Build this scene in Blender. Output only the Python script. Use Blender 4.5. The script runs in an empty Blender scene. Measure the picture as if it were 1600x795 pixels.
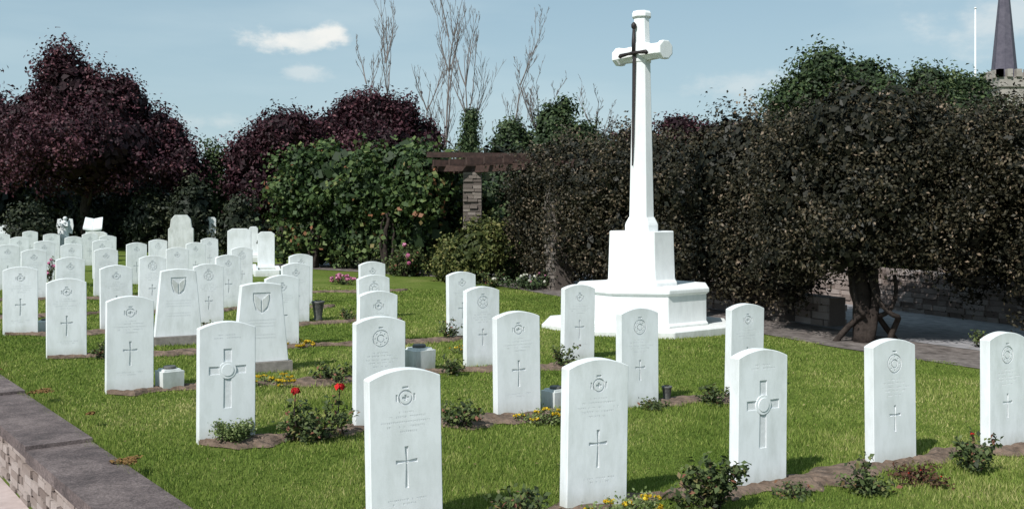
import bpy, bmesh, math, random
import numpy as np
from mathutils import Vector, Matrix
random.seed(7); rng=np.random.default_rng(11)
scene=bpy.context.scene
COL=scene.collection
F=1600.0; EYE=1.62

def clampx(x): return 12*math.tanh(x/12.0)
def gz(x,y): 
    # gentle cross-fall of the site
    return -0.02*clampx(x)
WN=(0.8,0.6); WU=(-0.6,0.8)
def uv2xy(u,v): return (WU[0]*u+WN[0]*v, WU[1]*u+WN[1]*v)

# ---------------- materials -----------------
def newmat(name):
    m=bpy.data.materials.new(name); m.use_nodes=True
    nt=m.node_tree; b=nt.nodes['Principled BSDF']; b.inputs['Specular IOR Level'].default_value=0.25
    return m,nt,b
def ramp(nt,stops):
    r=nt.nodes.new('ShaderNodeValToRGB'); e=r.color_ramp.elements
    while len(e)<len(stops): e.new(0.5)
    for i,(p,c) in enumerate(stops): e[i].position=p; e[i].color=(*c,1)
    return r
def noise(nt,scale,detail=4,rough=0.6,coord='Object'):
    tc=nt.nodes.new('ShaderNodeTexCoord'); n=nt.nodes.new('ShaderNodeTexNoise')
    n.inputs['Scale'].default_value=scale; n.inputs['Detail'].default_value=detail; n.inputs['Roughness'].default_value=rough
    nt.links.new(tc.outputs[coord],n.inputs['Vector']); return n
def bump(nt,b,h,strength=0.3,dist=0.01):
    bp=nt.nodes.new('ShaderNodeBump'); bp.inputs['Strength'].default_value=strength; bp.inputs['Distance'].default_value=dist
    nt.links.new(h,bp.inputs['Height']); nt.links.new(bp.outputs[0],b.inputs['Normal'])
def mixc(nt,fac,a,b,mode='MIX'):
    m=nt.nodes.new('ShaderNodeMix'); m.data_type='RGBA'; m.blend_type=mode
    if isinstance(fac,(int,float)): m.inputs[0].default_value=fac
    else: nt.links.new(fac,m.inputs[0])
    for s,v in ((6,a),(7,b)):
        if isinstance(v,tuple): m.inputs[s].default_value=(*v,1)
        else: nt.links.new(v,m.inputs[s])
    return m.outputs[2]
def simple(name,c1,c2,scale,rough=0.9,bs=0.3,bd=0.01,coord='Object'):
    m,nt,b=newmat(name); n=noise(nt,scale,6,0.65,coord)
    r=ramp(nt,[(0.3,c1),(0.7,c2)]); nt.links.new(n.outputs[0],r.inputs[0]); nt.links.new(r.outputs[0],b.inputs['Base Color'])
    b.inputs['Roughness'].default_value=rough
    if bs: bump(nt,b,n.outputs[0],bs,bd)
    return m
def leafmat(name,stops,transl=0.25,rough=0.6,spec=0.25):
    m,nt,b=newmat(name); a=nt.nodes.new('ShaderNodeAttribute'); a.attribute_name='tint'
    r=ramp(nt,stops); nt.links.new(a.outputs['Fac'],r.inputs[0]); nt.links.new(r.outputs[0],b.inputs['Base Color'])
    b.inputs['Roughness'].default_value=rough; b.inputs['Specular IOR Level'].default_value=spec
    if transl>0:
        t=nt.nodes.new('ShaderNodeBsdfTranslucent'); nt.links.new(r.outputs[0],t.inputs[0])
        mx=nt.nodes.new('ShaderNodeMixShader'); mx.inputs[0].default_value=transl
        nt.links.new(b.outputs[0],mx.inputs[1]); nt.links.new(t.outputs[0],mx.inputs[2])
        nt.links.new(mx.outputs[0],nt.nodes['Material Output'].inputs['Surface'])
    return m

# white headstone stone
def stone_mat(name,base,stain,zs=0.12,ztop=None):
    m,nt,b=newmat(name)
    n1=noise(nt,9,6,0.7); n2=noise(nt,120,3,0.6)
    tc=nt.nodes.new('ShaderNodeTexCoord'); oi=nt.nodes.new('ShaderNodeObjectInfo')
    ad=nt.nodes.new('ShaderNodeVectorMath'); ad.operation='ADD'
    sc=nt.nodes.new('ShaderNodeVectorMath'); sc.operation='SCALE'; sc.inputs['Scale'].default_value=9.0
    nt.links.new(oi.outputs['Location'],sc.inputs[0]); nt.links.new(tc.outputs['Object'],ad.inputs[0]); nt.links.new(sc.outputs[0],ad.inputs[1])
    mp=nt.nodes.new('ShaderNodeMapping'); mp.inputs['Scale'].default_value=(1,1,0.35)
    nt.links.new(ad.outputs[0],mp.inputs[0]); nt.links.new(mp.outputs[0],n1.inputs['Vector'])
    r=ramp(nt,[(0.42,base),(0.75,stain)]); nt.links.new(n1.outputs[0],r.inputs[0])
    sx=nt.nodes.new('ShaderNodeSeparateXYZ'); nt.links.new(tc.outputs['Object'],sx.inputs[0])
    mr=nt.nodes.new('ShaderNodeMapRange'); mr.inputs[1].default_value=0.0; mr.inputs[2].default_value=zs; mr.inputs[3].default_value=0.95; mr.inputs[4].default_value=0
    nt.links.new(sx.outputs[2],mr.inputs[0])
    mu=nt.nodes.new('ShaderNodeMath'); mu.operation='MULTIPLY'; nt.links.new(mr.outputs[0],mu.inputs[0]); nt.links.new(n1.outputs[0],mu.inputs[1])
    c=mixc(nt,mu.outputs[0],r.outputs[0],(0.28,0.29,0.20))
    if ztop: # lichen greying near the exposed top edge
        mt=nt.nodes.new('ShaderNodeMapRange'); mt.inputs[1].default_value=ztop-.10; mt.inputs[2].default_value=ztop+.02; mt.inputs[3].default_value=0; mt.inputs[4].default_value=.75
        nt.links.new(sx.outputs[2],mt.inputs[0]); m2=nt.nodes.new('ShaderNodeMath'); m2.operation='MULTIPLY'; nt.links.new(mt.outputs[0],m2.inputs[0]); nt.links.new(n1.outputs[0],m2.inputs[1])
        c=mixc(nt,m2.outputs[0],c,(0.46,0.48,0.45))
    mr2=nt.nodes.new('ShaderNodeMapRange'); mr2.inputs[3].default_value=0.0; mr2.inputs[4].default_value=0.30
    nt.links.new(oi.outputs['Random'],mr2.inputs[0])
    c=mixc(nt,mr2.outputs[0],c,(0.58,0.61,0.61))
    nt.links.new(c,b.inputs['Base Color']); b.inputs['Roughness'].default_value=0.85
    bump(nt,b,n2.outputs[0],0.25,0.002)
    return m
M_STONE=stone_mat('portland_stone',(0.80,0.83,0.85),(0.62,0.65,0.65),.12,.80)
M_STONE2=stone_mat('weathered_stone',(0.64,0.66,0.65),(0.38,0.40,0.37))
M_CROSS=stone_mat('cross_stone',(0.84,0.86,0.86),(0.70,0.72,0.72),0.15)
M_CARVE=simple('carved_recess',(0.60,0.62,0.64),(0.72,0.74,0.75),20)
M_SOIL=simple('soil',(0.07,0.05,0.037),(0.23,0.165,0.125),11,0.95,1.0,0.05)
M_PATH=simple('path_gravel',(0.06,0.05,0.045),(0.23,0.20,0.185),7,0.95,0.8,0.03)
M_PAVE=simple('paving',(0.17,0.17,0.18),(0.35,0.34,0.35),6,0.9,0.4,0.01)
M_WOOD=simple('weathered_timber',(0.03,0.02,0.018),(0.085,0.05,0.042),10,0.8,0.5,0.01)
M_BARK=simple('bark',(0.018,0.013,0.011),(0.05,0.038,0.032),12,0.9,0.8,0.03)
M_BAREB=simple('bare_bark',(0.12,0.105,0.10),(0.22,0.19,0.18),5,0.9,0)
M_BRONZE=simple('bronze',(0.018,0.014,0.016),(0.04,0.032,0.03),15,0.5,0.1,0.003)
M_POTD=simple('dark_metal',(0.04,0.04,0.04),(0.14,0.14,0.13),30,0.5,0.2,0.003)
M_CHURCH=simple('church_stone',(0.24,0.22,0.2),(0.38,0.35,0.32),1.2,0.9,0)
M_SLATE=simple('spire_slate',(0.07,0.065,0.09),(0.12,0.11,0.14),2,0.7,0)
M_WHITEP=simple('white_paint',(0.75,0.75,0.75),(0.8,0.8,0.8),2,0.6,0)
M_DARK=simple('dark_opening',(0.01,0.01,0.01),(0.02,0.02,0.02),2,0.9,0)
M_MOSS=simple('orange_moss',(0.12,0.07,0.025),(0.24,0.14,0.05),60,0.95,0.8,0.01)
def attr_stone(name,stops):
    m,nt,b=newmat(name); a=nt.nodes.new('ShaderNodeAttribute'); a.attribute_name='tint'
    r=ramp(nt,stops); nt.links.new(a.outputs['Fac'],r.inputs[0])
    n=noise(nt,30,6,0.7); c=mixc(nt,0.5,r.outputs[0],n.outputs[0],'MULTIPLY'); c2=mixc(nt,0.15,c,(0.3,0.27,0.25))
    nt.links.new(c2,b.inputs['Base Color']); b.inputs['Roughness'].default_value=0.9; bump(nt,b,n.outputs[0],0.7,0.01); return m
M_RUBBLE=attr_stone('rubble_stone',[(0,(0.20,0.15,0.13)),(0.5,(0.38,0.31,0.28)),(1,(0.50,0.43,0.40))])
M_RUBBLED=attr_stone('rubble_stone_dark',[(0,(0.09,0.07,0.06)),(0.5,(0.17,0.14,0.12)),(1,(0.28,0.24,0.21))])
M_RUBBLED2=simple('plinth_stone',(0.17,0.155,0.14),(0.30,0.27,0.25),15,0.9,0.5,0.006)
# coping
M_COPE,nt,b=newmat('coping_stone')
n=noise(nt,3.2,10,0.82,); r=ramp(nt,[(0.3,(0.06,0.05,0.05)),(0.47,(0.145,0.115,0.112)),(0.62,(0.25,0.20,0.19)),(0.8,(0.36,0.31,0.28))])
n2=noise(nt,70,5,0.75); nt.links.new(n.outputs[0],r.inputs[0]); r3=ramp(nt,[(0.35,(0.35,0.35,0.35)),(0.65,(1.25,1.25,1.25))]); nt.links.new(n2.outputs[0],r3.inputs[0]); c=mixc(nt,0.75,r.outputs[0],r3.outputs[0],'MULTIPLY')
nt.links.new(c,b.inputs['Base Color']); b.inputs['Roughness'].default_value=0.95; bump(nt,b,n2.outputs[0],1.0,0.012)
# ground
M_GROUND,nt,b=newmat('lawn')
n=noise(nt,1.1,5,0.6); n2=noise(nt,35,5,0.75)
r=ramp(nt,[(0.3,(0.095,0.145,0.026)),(0.55,(0.14,0.185,0.042)),(0.75,(0.20,0.215,0.07))]); nt.links.new(n.outputs[0],r.inputs[0])
r2=ramp(nt,[(0.3,(0.35,0.35,0.35)),(0.7,(1.3,1.3,1.2))]); nt.links.new(n2.outputs[0],r2.inputs[0])
c=mixc(nt,0.8,r.outputs[0],r2.outputs[0],'MULTIPLY'); nt.links.new(c,b.inputs['Base Color']); b.inputs['Roughness'].default_value=0.95
b.inputs['Specular IOR Level'].default_value=0.05
bump(nt,b,n2.outputs[0],0.8,0.03)

L_GRASS=leafmat('grass_blades',[(0,(0.07,0.12,0.02)),(0.4,(0.16,0.225,0.042)),(0.72,(0.26,0.30,0.08)),(1,(0.46,0.42,0.19))],0.22,.7,.1)
L_PURPLE=leafmat('purple_leaves',[(0,(0.012,0.004,0.006)),(0.6,(0.042,0.013,0.020)),(0.9,(0.10,0.036,0.048)),(1,(0.16,0.07,0.075))],0.1)
L_DARK=leafmat('dark_climber_leaves',[(0,(0.008,0.009,0.005)),(0.55,(0.030,0.027,0.014)),(0.85,(0.075,0.060,0.034)),(1,(0.20,0.15,0.105))],0,.55)
L_VINE=leafmat('vine_leaves',[(0,(0.012,0.024,0.009)),(0.45,(0.042,0.075,0.023)),(0.8,(0.105,0.15,0.045)),(0.93,(0.19,0.21,0.08)),(1,(0.22,0.10,0.05))],0.15)
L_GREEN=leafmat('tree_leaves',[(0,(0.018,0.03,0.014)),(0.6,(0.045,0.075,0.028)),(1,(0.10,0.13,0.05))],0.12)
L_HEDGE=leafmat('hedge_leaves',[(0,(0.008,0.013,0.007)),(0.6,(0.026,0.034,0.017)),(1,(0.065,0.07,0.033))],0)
L_YEL=leafmat('yellowgreen_leaves',[(0,(0.03,0.042,0.012)),(0.5,(0.085,0.105,0.027)),(1,(0.22,0.20,0.07))],0.2)
L_ROSE=leafmat('rose_leaves',[(0,(0.025,0.035,0.015)),(0.55,(0.07,0.10,0.032)),(0.85,(0.14,0.17,0.055)),(1,(0.20,0.085,0.055))],0.2)
L_BRIGHT=leafmat('bright_leaves',[(0,(0.05,0.08,0.02)),(0.6,(0.15,0.20,0.065)),(1,(0.28,0.32,0.15))],0.25)
P_YEL=leafmat('yellow_petals',[(0,(0.45,0.27,0.01)),(1,(0.75,0.58,0.04))],0.2)
P_RED=leafmat('red_petals',[(0,(0.20,0.004,0.006)),(1,(0.62,0.02,0.02))],0.2)
P_PINK=leafmat('pink_petals',[(0,(0.45,0.08,0.22)),(1,(0.75,0.38,0.52))],0.2)
P_WHITE=leafmat('white_petals',[(0,(0.6,0.6,0.5)),(1,(0.8,0.78,0.7))],0.2)

# ---------------- mesh helpers -----------------
def link(o,parent=None):
    COL.objects.link(o)
    if parent is not None: o.parent=parent
    return o
def empty(name,loc=(0,0,0)):
    e=bpy.data.objects.new(name,None); e.location=loc; e.empty_display_size=0.3; COL.objects.link(e); return e
def poly_np(name,V,k,mats,tint=None,parent=None,midx=None):
    V=np.asarray(V,dtype=np.float32).reshape(-1,3); N=len(V)//k
    me=bpy.data.meshes.new(name); me.vertices.add(len(V)); me.vertices.foreach_set('co',V.ravel())
    me.loops.add(len(V)); me.loops.foreach_set('vertex_index',np.arange(len(V),dtype=np.int32))
    me.polygons.add(N); me.polygons.foreach_set('loop_start',np.arange(N,dtype=np.int32)*k)
    if midx is not None: me.polygons.foreach_set('material_index',np.asarray(midx,dtype=np.int32))
    me.update(calc_edges=True)
    if tint is not None:
        a=me.attributes.new('tint','FLOAT','FACE'); a.data.foreach_set('value',np.asarray(tint,dtype=np.float32))
    for m in (mats if isinstance(mats,list) else [mats]): me.materials.append(m)
    o=bpy.data.objects.new(name,me); return link(o,parent)
def obj_bm(name,bm,mats,parent=None,smooth=False):
    me=bpy.data.meshes.new(name); bm.to_mesh(me); bm.free()
    for m in (mats if isinstance(mats,list) else [mats]): me.materials.append(m)
    if smooth:
        for p in me.polygons: p.use_smooth=True
    o=bpy.data.objects.new(name,me); return link(o,parent)
def bm_box(bm,c,s,rotz=0,mi=0,taper=1.0):
    vs=[]
    for z in (-1,1):
        k=taper if z>0 else 1.0
        for x,y in ((-1,-1),(1,-1),(1,1),(-1,1)):
            px,py=x*s[0]/2*k,y*s[1]/2*k
            ca,sa=math.cos(rotz),math.sin(rotz)
            vs.append(bm.verts.new((c[0]+px*ca-py*sa,c[1]+px*sa+py*ca,c[2]+z*s[2]/2)))
    fs=[(3,2,1,0),(4,5,6,7),(0,1,5,4),(1,2,6,5),(2,3,7,6),(3,0,4,7)]
    out=[]
    for f in fs:
        q=bm.faces.new([vs[i] for i in f]); q.material_index=mi; out.append(q)
    return out
def bm_tube(bm,pts,rad,seg=7,cap=True,mi=0):
    prev=None; pts=[Vector(p) for p in pts]
    rings=[]
    for i,p in enumerate(pts):
        d=(pts[min(i+1,len(pts)-1)]-pts[max(i-1,0)]); 
        if d.length<1e-6: d=Vector((0,0,1))
        d.normalize()
        a=d.orthogonal().normalized() if prev is None else (prev-d*prev.dot(d)).normalized()
        prev=a; b=d.cross(a)
        rings.append([bm.verts.new(p+(a*math.cos(t)+b*math.sin(t))*rad[i]) for t in [2*math.pi*k/seg for k in range(seg)]])
    for i in range(len(rings)-1):
        for k in range(seg):
            f=bm.faces.new((rings[i][k],rings[i][(k+1)%seg],rings[i+1][(k+1)%seg],rings[i+1][k])); f.smooth=True; f.material_index=mi
    if cap:
        bm.faces.new(rings[-1]).material_index=mi; bm.faces.new(rings[0][::-1]).material_index=mi
def bm_prism(bm,rings,mi=0):
    R=[[bm.verts.new(p) for p in r] for r in rings]; n=len(R[0])
    for i in range(len(R)-1):
        for k in range(n):
            bm.faces.new((R[i][k],R[i][(k+1)%n],R[i+1][(k+1)%n],R[i+1][k])).material_index=mi
    bm.faces.new(R[0][::-1]).material_index=mi; bm.faces.new(R[-1]).material_index=mi
def bevel(bm,w,seg=1,ang=0.5):
    es=[e for e in bm.edges if len(e.link_faces)==2 and e.calc_face_angle(0)>ang]
    bmesh.ops.bevel(bm,geom=es,offset=w,segments=seg,affect='EDGES',profile=0.6,clamp_overlap=True)

# ---------------- foliage -----------------
def rand_dirs(n):
    v=rng.normal(size=(n,3)); return v/np.linalg.norm(v,axis=1,keepdims=True)
def leaves(C,Nrm,size,tint,aspect=0.55):
    n=len(C); t=rand_dirs(n); a=np.cross(Nrm,t); a/=np.linalg.norm(a,axis=1,keepdims=True)+1e-9; b=np.cross(Nrm,a)
    s=(size*rng.uniform(0.6,1.3,n))[:,None] if np.isscalar(size) else size[:,None]
    a=a*s*0.5; b=b*s*0.5*aspect
    fold=Nrm*s*0.12
    V=np.stack([C-a,C+b+fold,C+a*1.0,C-b+fold],axis=1)
    return V.reshape(-1,3),tint
def crown(name,blobs,nsub,subr,nleaf,size,mat,parent=None,core=0.2,zmin=None,flat=0.85,aspect=0.55,sprigs=0.12,shell=(0.72,1.05),coresc=2.6,tv=.2):
    B=np.array(blobs,dtype=float); w=(B[:,3]*B[:,4]+B[:,4]*B[:,5]+B[:,3]*B[:,5]); w/=w.sum()
    idx=rng.choice(len(B),nsub,p=w); D=rand_dirs(nsub)
    rr=rng.uniform(shell[0],shell[1],nsub)**1.0
    inner=rng.random(nsub)<0.2; rr[inner]=rng.uniform(0.2,0.7,inner.sum())
    SC=B[idx,:3]+D*B[idx,3:6]*rr[:,None]-D*subr*0.5
    SR=subr*rng.uniform(0.45,1.5,nsub); ST=rng.uniform(-tv,tv,nsub)
    ws=SR**2; ws/=ws.sum(); li=rng.choice(nsub,nleaf,p=ws); d=rand_dirs(nleaf)
    rad=rng.uniform(0.55,1.0,nleaf)
    sp=rng.random(nleaf)<sprigs; rad[sp]=rng.uniform(1.0,1.6,sp.sum())
    C=SC[li]+d*np.stack([SR[li],SR[li],SR[li]*flat],1)*rad[:,None]
    N=d*0.8+rand_dirs(nleaf)*0.8+np.array([0,0,0.35]); N/=np.linalg.norm(N,axis=1,keepdims=True)
    T=np.clip(0.5+ST[li]+rng.normal(0,0.2,nleaf),0,1)
    S=size*rng.uniform(0.6,1.3,nleaf)
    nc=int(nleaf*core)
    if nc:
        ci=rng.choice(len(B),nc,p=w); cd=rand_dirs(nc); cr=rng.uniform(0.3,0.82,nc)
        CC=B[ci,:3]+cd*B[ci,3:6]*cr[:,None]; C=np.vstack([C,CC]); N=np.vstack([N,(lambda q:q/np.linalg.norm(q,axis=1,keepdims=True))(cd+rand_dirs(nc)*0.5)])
        T=np.concatenate([T,np.full(nc,0.1)]); S=np.concatenate([S,np.full(nc,size*coresc)])  # oversized inner leaves, added in a dark tint to block light through the crown
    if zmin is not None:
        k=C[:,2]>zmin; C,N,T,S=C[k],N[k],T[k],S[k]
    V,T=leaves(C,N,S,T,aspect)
    return poly_np(name,V,4,mat,T,parent)

def limbs(bm,base,top,r,n,spread,seed=0):
    rd=random.Random(seed); b=Vector(base); t=Vector(top); h=(t-b).length
    pts=[b+(t-b)*k+Vector((rd.uniform(-.05,.05)*h*.3,rd.uniform(-.05,.05)*h*.3,0))*(k>0) for k in (0,.12,.3,.5,.75,1)]
    bm_tube(bm,pts,[r*1.35,r,r*.85,r*.7,r*.4,r*.12],9)
    for i in range(n):
        k=rd.uniform(.25,.8); p=b+(t-b)*k; a=rd.uniform(0,6.28); L=spread*rd.uniform(.6,1)
        e=p+Vector((math.cos(a)*L,math.sin(a)*L,L*rd.uniform(.4,.9)))
        m=p+(e-p)*.5+Vector((0,0,-L*.08))
        bm_tube(bm,[p,m,e],[r*.45*(1-k*.5),r*.3*(1-k*.5),r*.06],6)
def tree(name,x,y,h,blobs,leafm,nsub,subr,nleaf,size,trunk_r=0.2,**kw):
    g=gz(x,y); e=empty(name,(0,0,0)); bm=bmesh.new()
    limbs(bm,(x,y,g-0.1),(x+0.2,y,g+h*0.8),trunk_r,14,h*0.28,int(abs(x*10)))
    obj_bm('trunk_and_limbs',bm,M_BARK,e); crown('crown',blobs,nsub,subr,nleaf,size,leafm,e,**kw); return e

# ---------------- world, sun, camera -----------------
tosun=Vector((-0.46,-0.68,0.86)).normalized()
elev=math.asin(tosun.z); rot=math.atan2(tosun.x,tosun.y)
w=bpy.data.worlds.new("World"); scene.world=w; w.use_nodes=True; nt=w.node_tree
bg=nt.nodes['Background']; sky=nt.nodes.new('ShaderNodeTexSky'); sky.sky_type='NISHITA'; sky.sun_disc=False
sky.sun_elevation=elev; sky.sun_rotation=rot; sky.air_density=1.0; sky.dust_density=1.2; sky.ozone_density=1.0
tc=nt.nodes.new('ShaderNodeTexCoord')
cn=nt.nodes.new('ShaderNodeTexNoise'); cn.inputs['Scale'].default_value=24; cn.inputs['Detail'].default_value=9; cn.inputs['Roughness'].default_value=0.62
mp=nt.nodes.new('ShaderNodeMapping'); mp.inputs['Scale'].default_value=(1,1,1.8); nt.links.new(tc.outputs['Generated'],mp.inputs[0]); nt.links.new(mp.outputs[0],cn.inputs['Vector'])
def cloudmask(px,py,rx,ry,thr,soft=.34):
    d=Vector(((px-800)/F,1,(325-py)/F)).normalized()
    s=nt.nodes.new('ShaderNodeVectorMath'); s.operation='SUBTRACT'; nt.links.new(tc.outputs['Generated'],s.inputs[0]); s.inputs[1].default_value=d
    m=nt.nodes.new('ShaderNodeVectorMath'); m.operation='MULTIPLY'; nt.links.new(s.outputs[0],m.inputs[0]); m.inputs[1].default_value=(F/rx,F/rx*.6,F/ry)
    l=nt.nodes.new('ShaderNodeVectorMath'); l.operation='LENGTH'; nt.links.new(m.outputs[0],l.inputs[0])
    a=nt.nodes.new('ShaderNodeMath'); a.operation='MULTIPLY_ADD'; nt.links.new(l.outputs['Value'],a.inputs[0]); a.inputs[1].default_value=-0.30; nt.links.new(cn.outputs[0],a.inputs[2])
    r=nt.nodes.new('ShaderNodeMapRange'); r.inputs[1].default_value=thr; r.inputs[2].default_value=thr+soft; r.interpolation_type='SMOOTHSTEP'; nt.links.new(a.outputs[0],r.inputs[0])
    return r.outputs[0]
masks=[(cloudmask(418,66,40,18,0.10),.85),(cloudmask(470,64,40,16,0.10),.8),(cloudmask(520,50,30,24,0.10),1.0),(cloudmask(480,112,36,12,0.16),.4),(cloudmask(1160,132,100,24,0.16,.4),.35),(cloudmask(1570,30,110,45,.15,.4),.45),(cloudmask(350,190,60,14,.15,.4),.3)]
haze=mixc(nt,0.6,sky.outputs[0],(4.1,6.1,7.1))
sz=nt.nodes.new('ShaderNodeSeparateXYZ'); nt.links.new(tc.outputs['Generated'],sz.inputs[0])
hr=nt.nodes.new('ShaderNodeMapRange'); hr.inputs[1].default_value=0.0; hr.inputs[2].default_value=0.22; hr.inputs[3].default_value=.5; hr.inputs[4].default_value=0; nt.links.new(sz.outputs[2],hr.inputs[0])
cur=mixc(nt,hr.outputs[0],haze,(6.0,7.6,8.2))
cn2=nt.nodes.new('ShaderNodeTexNoise'); cn2.inputs['Scale'].default_value=3; cn2.inputs['Detail'].default_value=5
mp2=nt.nodes.new('ShaderNodeMapping'); mp2.inputs['Scale'].default_value=(1,1,5); nt.links.new(tc.outputs['Generated'],mp2.inputs[0]); nt.links.new(mp2.outputs[0],cn2.inputs['Vector'])
r=nt.nodes.new('ShaderNodeMapRange'); r.inputs[1].default_value=.45; r.inputs[2].default_value=.8; r.inputs[4].default_value=.4; nt.links.new(cn2.outputs[0],r.inputs[0])
cur=mixc(nt,r.outputs[0],cur,(7.0,8.3,8.7))
for mk,k in masks:
    mm=nt.nodes.new('ShaderNodeMath'); mm.operation='MULTIPLY'; nt.links.new(mk,mm.inputs[0]); mm.inputs[1].default_value=k
    cur=mixc(nt,mm.outputs[0],cur,(9.2,9.3,9.0))
nt.links.new(cur,bg.inputs[0]); bg.inputs[1].default_value=0.098
sl=bpy.data.lights.new('sun','SUN'); sl.energy=5.0; sl.angle=math.radians(0.5); sl.color=(1,0.975,0.935)
so=bpy.data.objects.new('sun',sl); so.rotation_euler=tosun.to_track_quat('Z','Y').to_euler(); so.location=(-10,-10,20); COL.objects.link(so)
cam=bpy.data.cameras.new('camera'); co=bpy.data.objects.new('camera',cam); COL.objects.link(co)
cam.lens=36; cam.sensor_width=36; cam.clip_end=3000; cam.clip_start=0.1
co.location=(0,0,EYE); co.rotation_euler=(math.radians(90),0,0); cam.shift_y=-72.5/1600
scene.camera=co
scene.view_settings.view_transform='Standard'; scene.view_settings.look='None'; scene.view_settings.exposure=0

# ---------------- ground -----------------
us=[-900,-400,-150,-60,-30]+[i for i in range(-20,41,2)]+[60,90,150,400,900]
vs_=[-900,-300,-100,-30,-10,-3,0,1.0,1.55,1.60]+[2+i for i in range(0,32,2)]+[40,60,100,300,900]
bm=bmesh.new(); G=[]
for v in vs_:
    row=[]
    for u in us:
        x,y=uv2xy(u,v); z=gz(x,y) if v>=1.6 else gz(x,y)-0.34
        row.append(bm.verts.new((x,y,z)))
    G.append(row)
for i in range(len(G)-1):
    for j in range(len(us)-1): bm.faces.new((G[i][j],G[i][j+1],G[i+1][j+1],G[i+1][j]))
bmesh.ops.recalc_face_normals(bm,faces=bm.faces); obj_bm('ground',bm,M_GROUND)
bm=bmesh.new(); prev=None
for u in range(-20,41,2):
    a=uv2xy(u,-2.0); b_=uv2xy(u,1.44)
    va=bm.verts.new((*a,gz(*a)-0.336)); vb=bm.verts.new((*b_,gz(*b_)-0.336))
    if prev: bm.faces.new((prev[0],va,vb,prev[1]))
    prev=(va,vb)
obj_bm('pavement',bm,simple('pavement_pink',(0.36,0.29,0.27),(0.48,0.40,0.38),9,0.95,0.3,0.01))

# ---------------- rubble walls -----------------
def rubble(bm,lay,P0,P1,z0f,h,th,ch=0.09,lmin=0.12,lmax=0.32,seed=1,jit=0.012):
    rd=random.Random(seed); P0=Vector((P0[0],P0[1],0)); P1=Vector((P1[0],P1[1],0)); L=(P1-P0).length; d=(P1-P0)/L; ang=math.atan2(d.y,d.x)
    n=max(1,int(h/ch)); chh=h/n
    for k in range(n):
        s=rd.uniform(-.1,0)
        while s<L:
            l=rd.uniform(lmin,lmax); e=min(s+l,L); s0=max(s,0)
            if e-s0>0.02:
                c=P0+d*((s0+e)/2); g=z0f(c.x,c.y)
                fs=bm_box(bm,(c.x,c.y,g+chh*(k+.5)),(e-s0-0.008,th+rd.uniform(-jit,jit)*2,chh-rd.uniform(.006,.014)),ang+rd.uniform(-.01,.01))
                t=rd.random()
                for f in fs: f[lay]=t
            s+=l
    m=int(L/1.5)+1
    for i in range(m):
        a=P0+d*(L*i/m); b=P0+d*(L*(i+1)/m); c=(a+b)/2
        fs=bm_box(bm,(c.x,c.y,z0f(c.x,c.y)+h/2-0.006),(L/m-.002,th-0.05,h-.012),ang)
        for f in fs: f[lay]=0.05
wall=empty('boundary_wall')
bm=bmesh.new(); lay=bm.faces.layers.float.new('tint')
rubble(bm,lay,uv2xy(-6,1.58),uv2xy(26,1.58),lambda x,y:gz(x,y)-0.42,0.44,0.26,0.055,0.08,0.24,3)
obj_bm('rubble_face',bm,M_RUBBLE,wall)
bm=bmesh.new(); u=-6; rd=random.Random(5)
while u<26:
    l=rd.uniform(1.6,2.4); x,y=uv2xy(u+l/2,1.58)
    bm_box(bm,(x,y,gz(x,y)+0.055),(l-0.004,0.40+rd.uniform(-.005,.005),0.07),math.atan2(WU[1],WU[0])); u+=l
bevel(bm,0.014,2); obj_bm('coping',bm,M_COPE,wall)
C=[]
for (mx,my,s) in ((-3.72,8.12,.10),(-2.25,6.0,.09),(-3.0,7.3,.03),(-4.6,9.1,.06)):
    n=260; a=rng.uniform(0,6.28,n); q=np.sqrt(rng.random(n))*s*(0.7+.3*np.sin(a*3+mx)); 
    C.append(np.stack([mx+q*np.cos(a)*1.1,my+q*np.sin(a)*1.4,gz(mx,my)+.093+rng.random(n)*.012],1))
C=np.vstack(C); N=rand_dirs(len(C))*.5+np.array([0,0,1]); N/=np.linalg.norm(N,axis=1,keepdims=True)
V,T=leaves(C,N,0.022,rng.random(len(C)),0.8); poly_np('moss',V,4,M_MOSS,T,wall)
n=9000; u=rng.uniform(1,14,n); v=1.78+np.abs(rng.normal(0,.03,n))-.005+.02*np.sin(u*7)
x=WU[0]*u+WN[0]*v; y=WU[1]*u+WN[1]*v; z=-.24*np.tanh(x/12)
hg=rng.uniform(.05,.12,n); a=rng.uniform(0,6.28,n); wd=.004
V=np.stack([np.stack([x-wd*np.cos(a),y-wd*np.sin(a),z],1),np.stack([x+wd*np.cos(a),y+wd*np.sin(a),z],1),np.stack([x+rng.normal(-.015,.03,n),y+rng.normal(-.015,.03,n),z+hg],1)],1)
poly_np('grass_edge',V,3,L_GRASS,np.clip(rng.normal(.4,.2,n),0,1))

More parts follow.
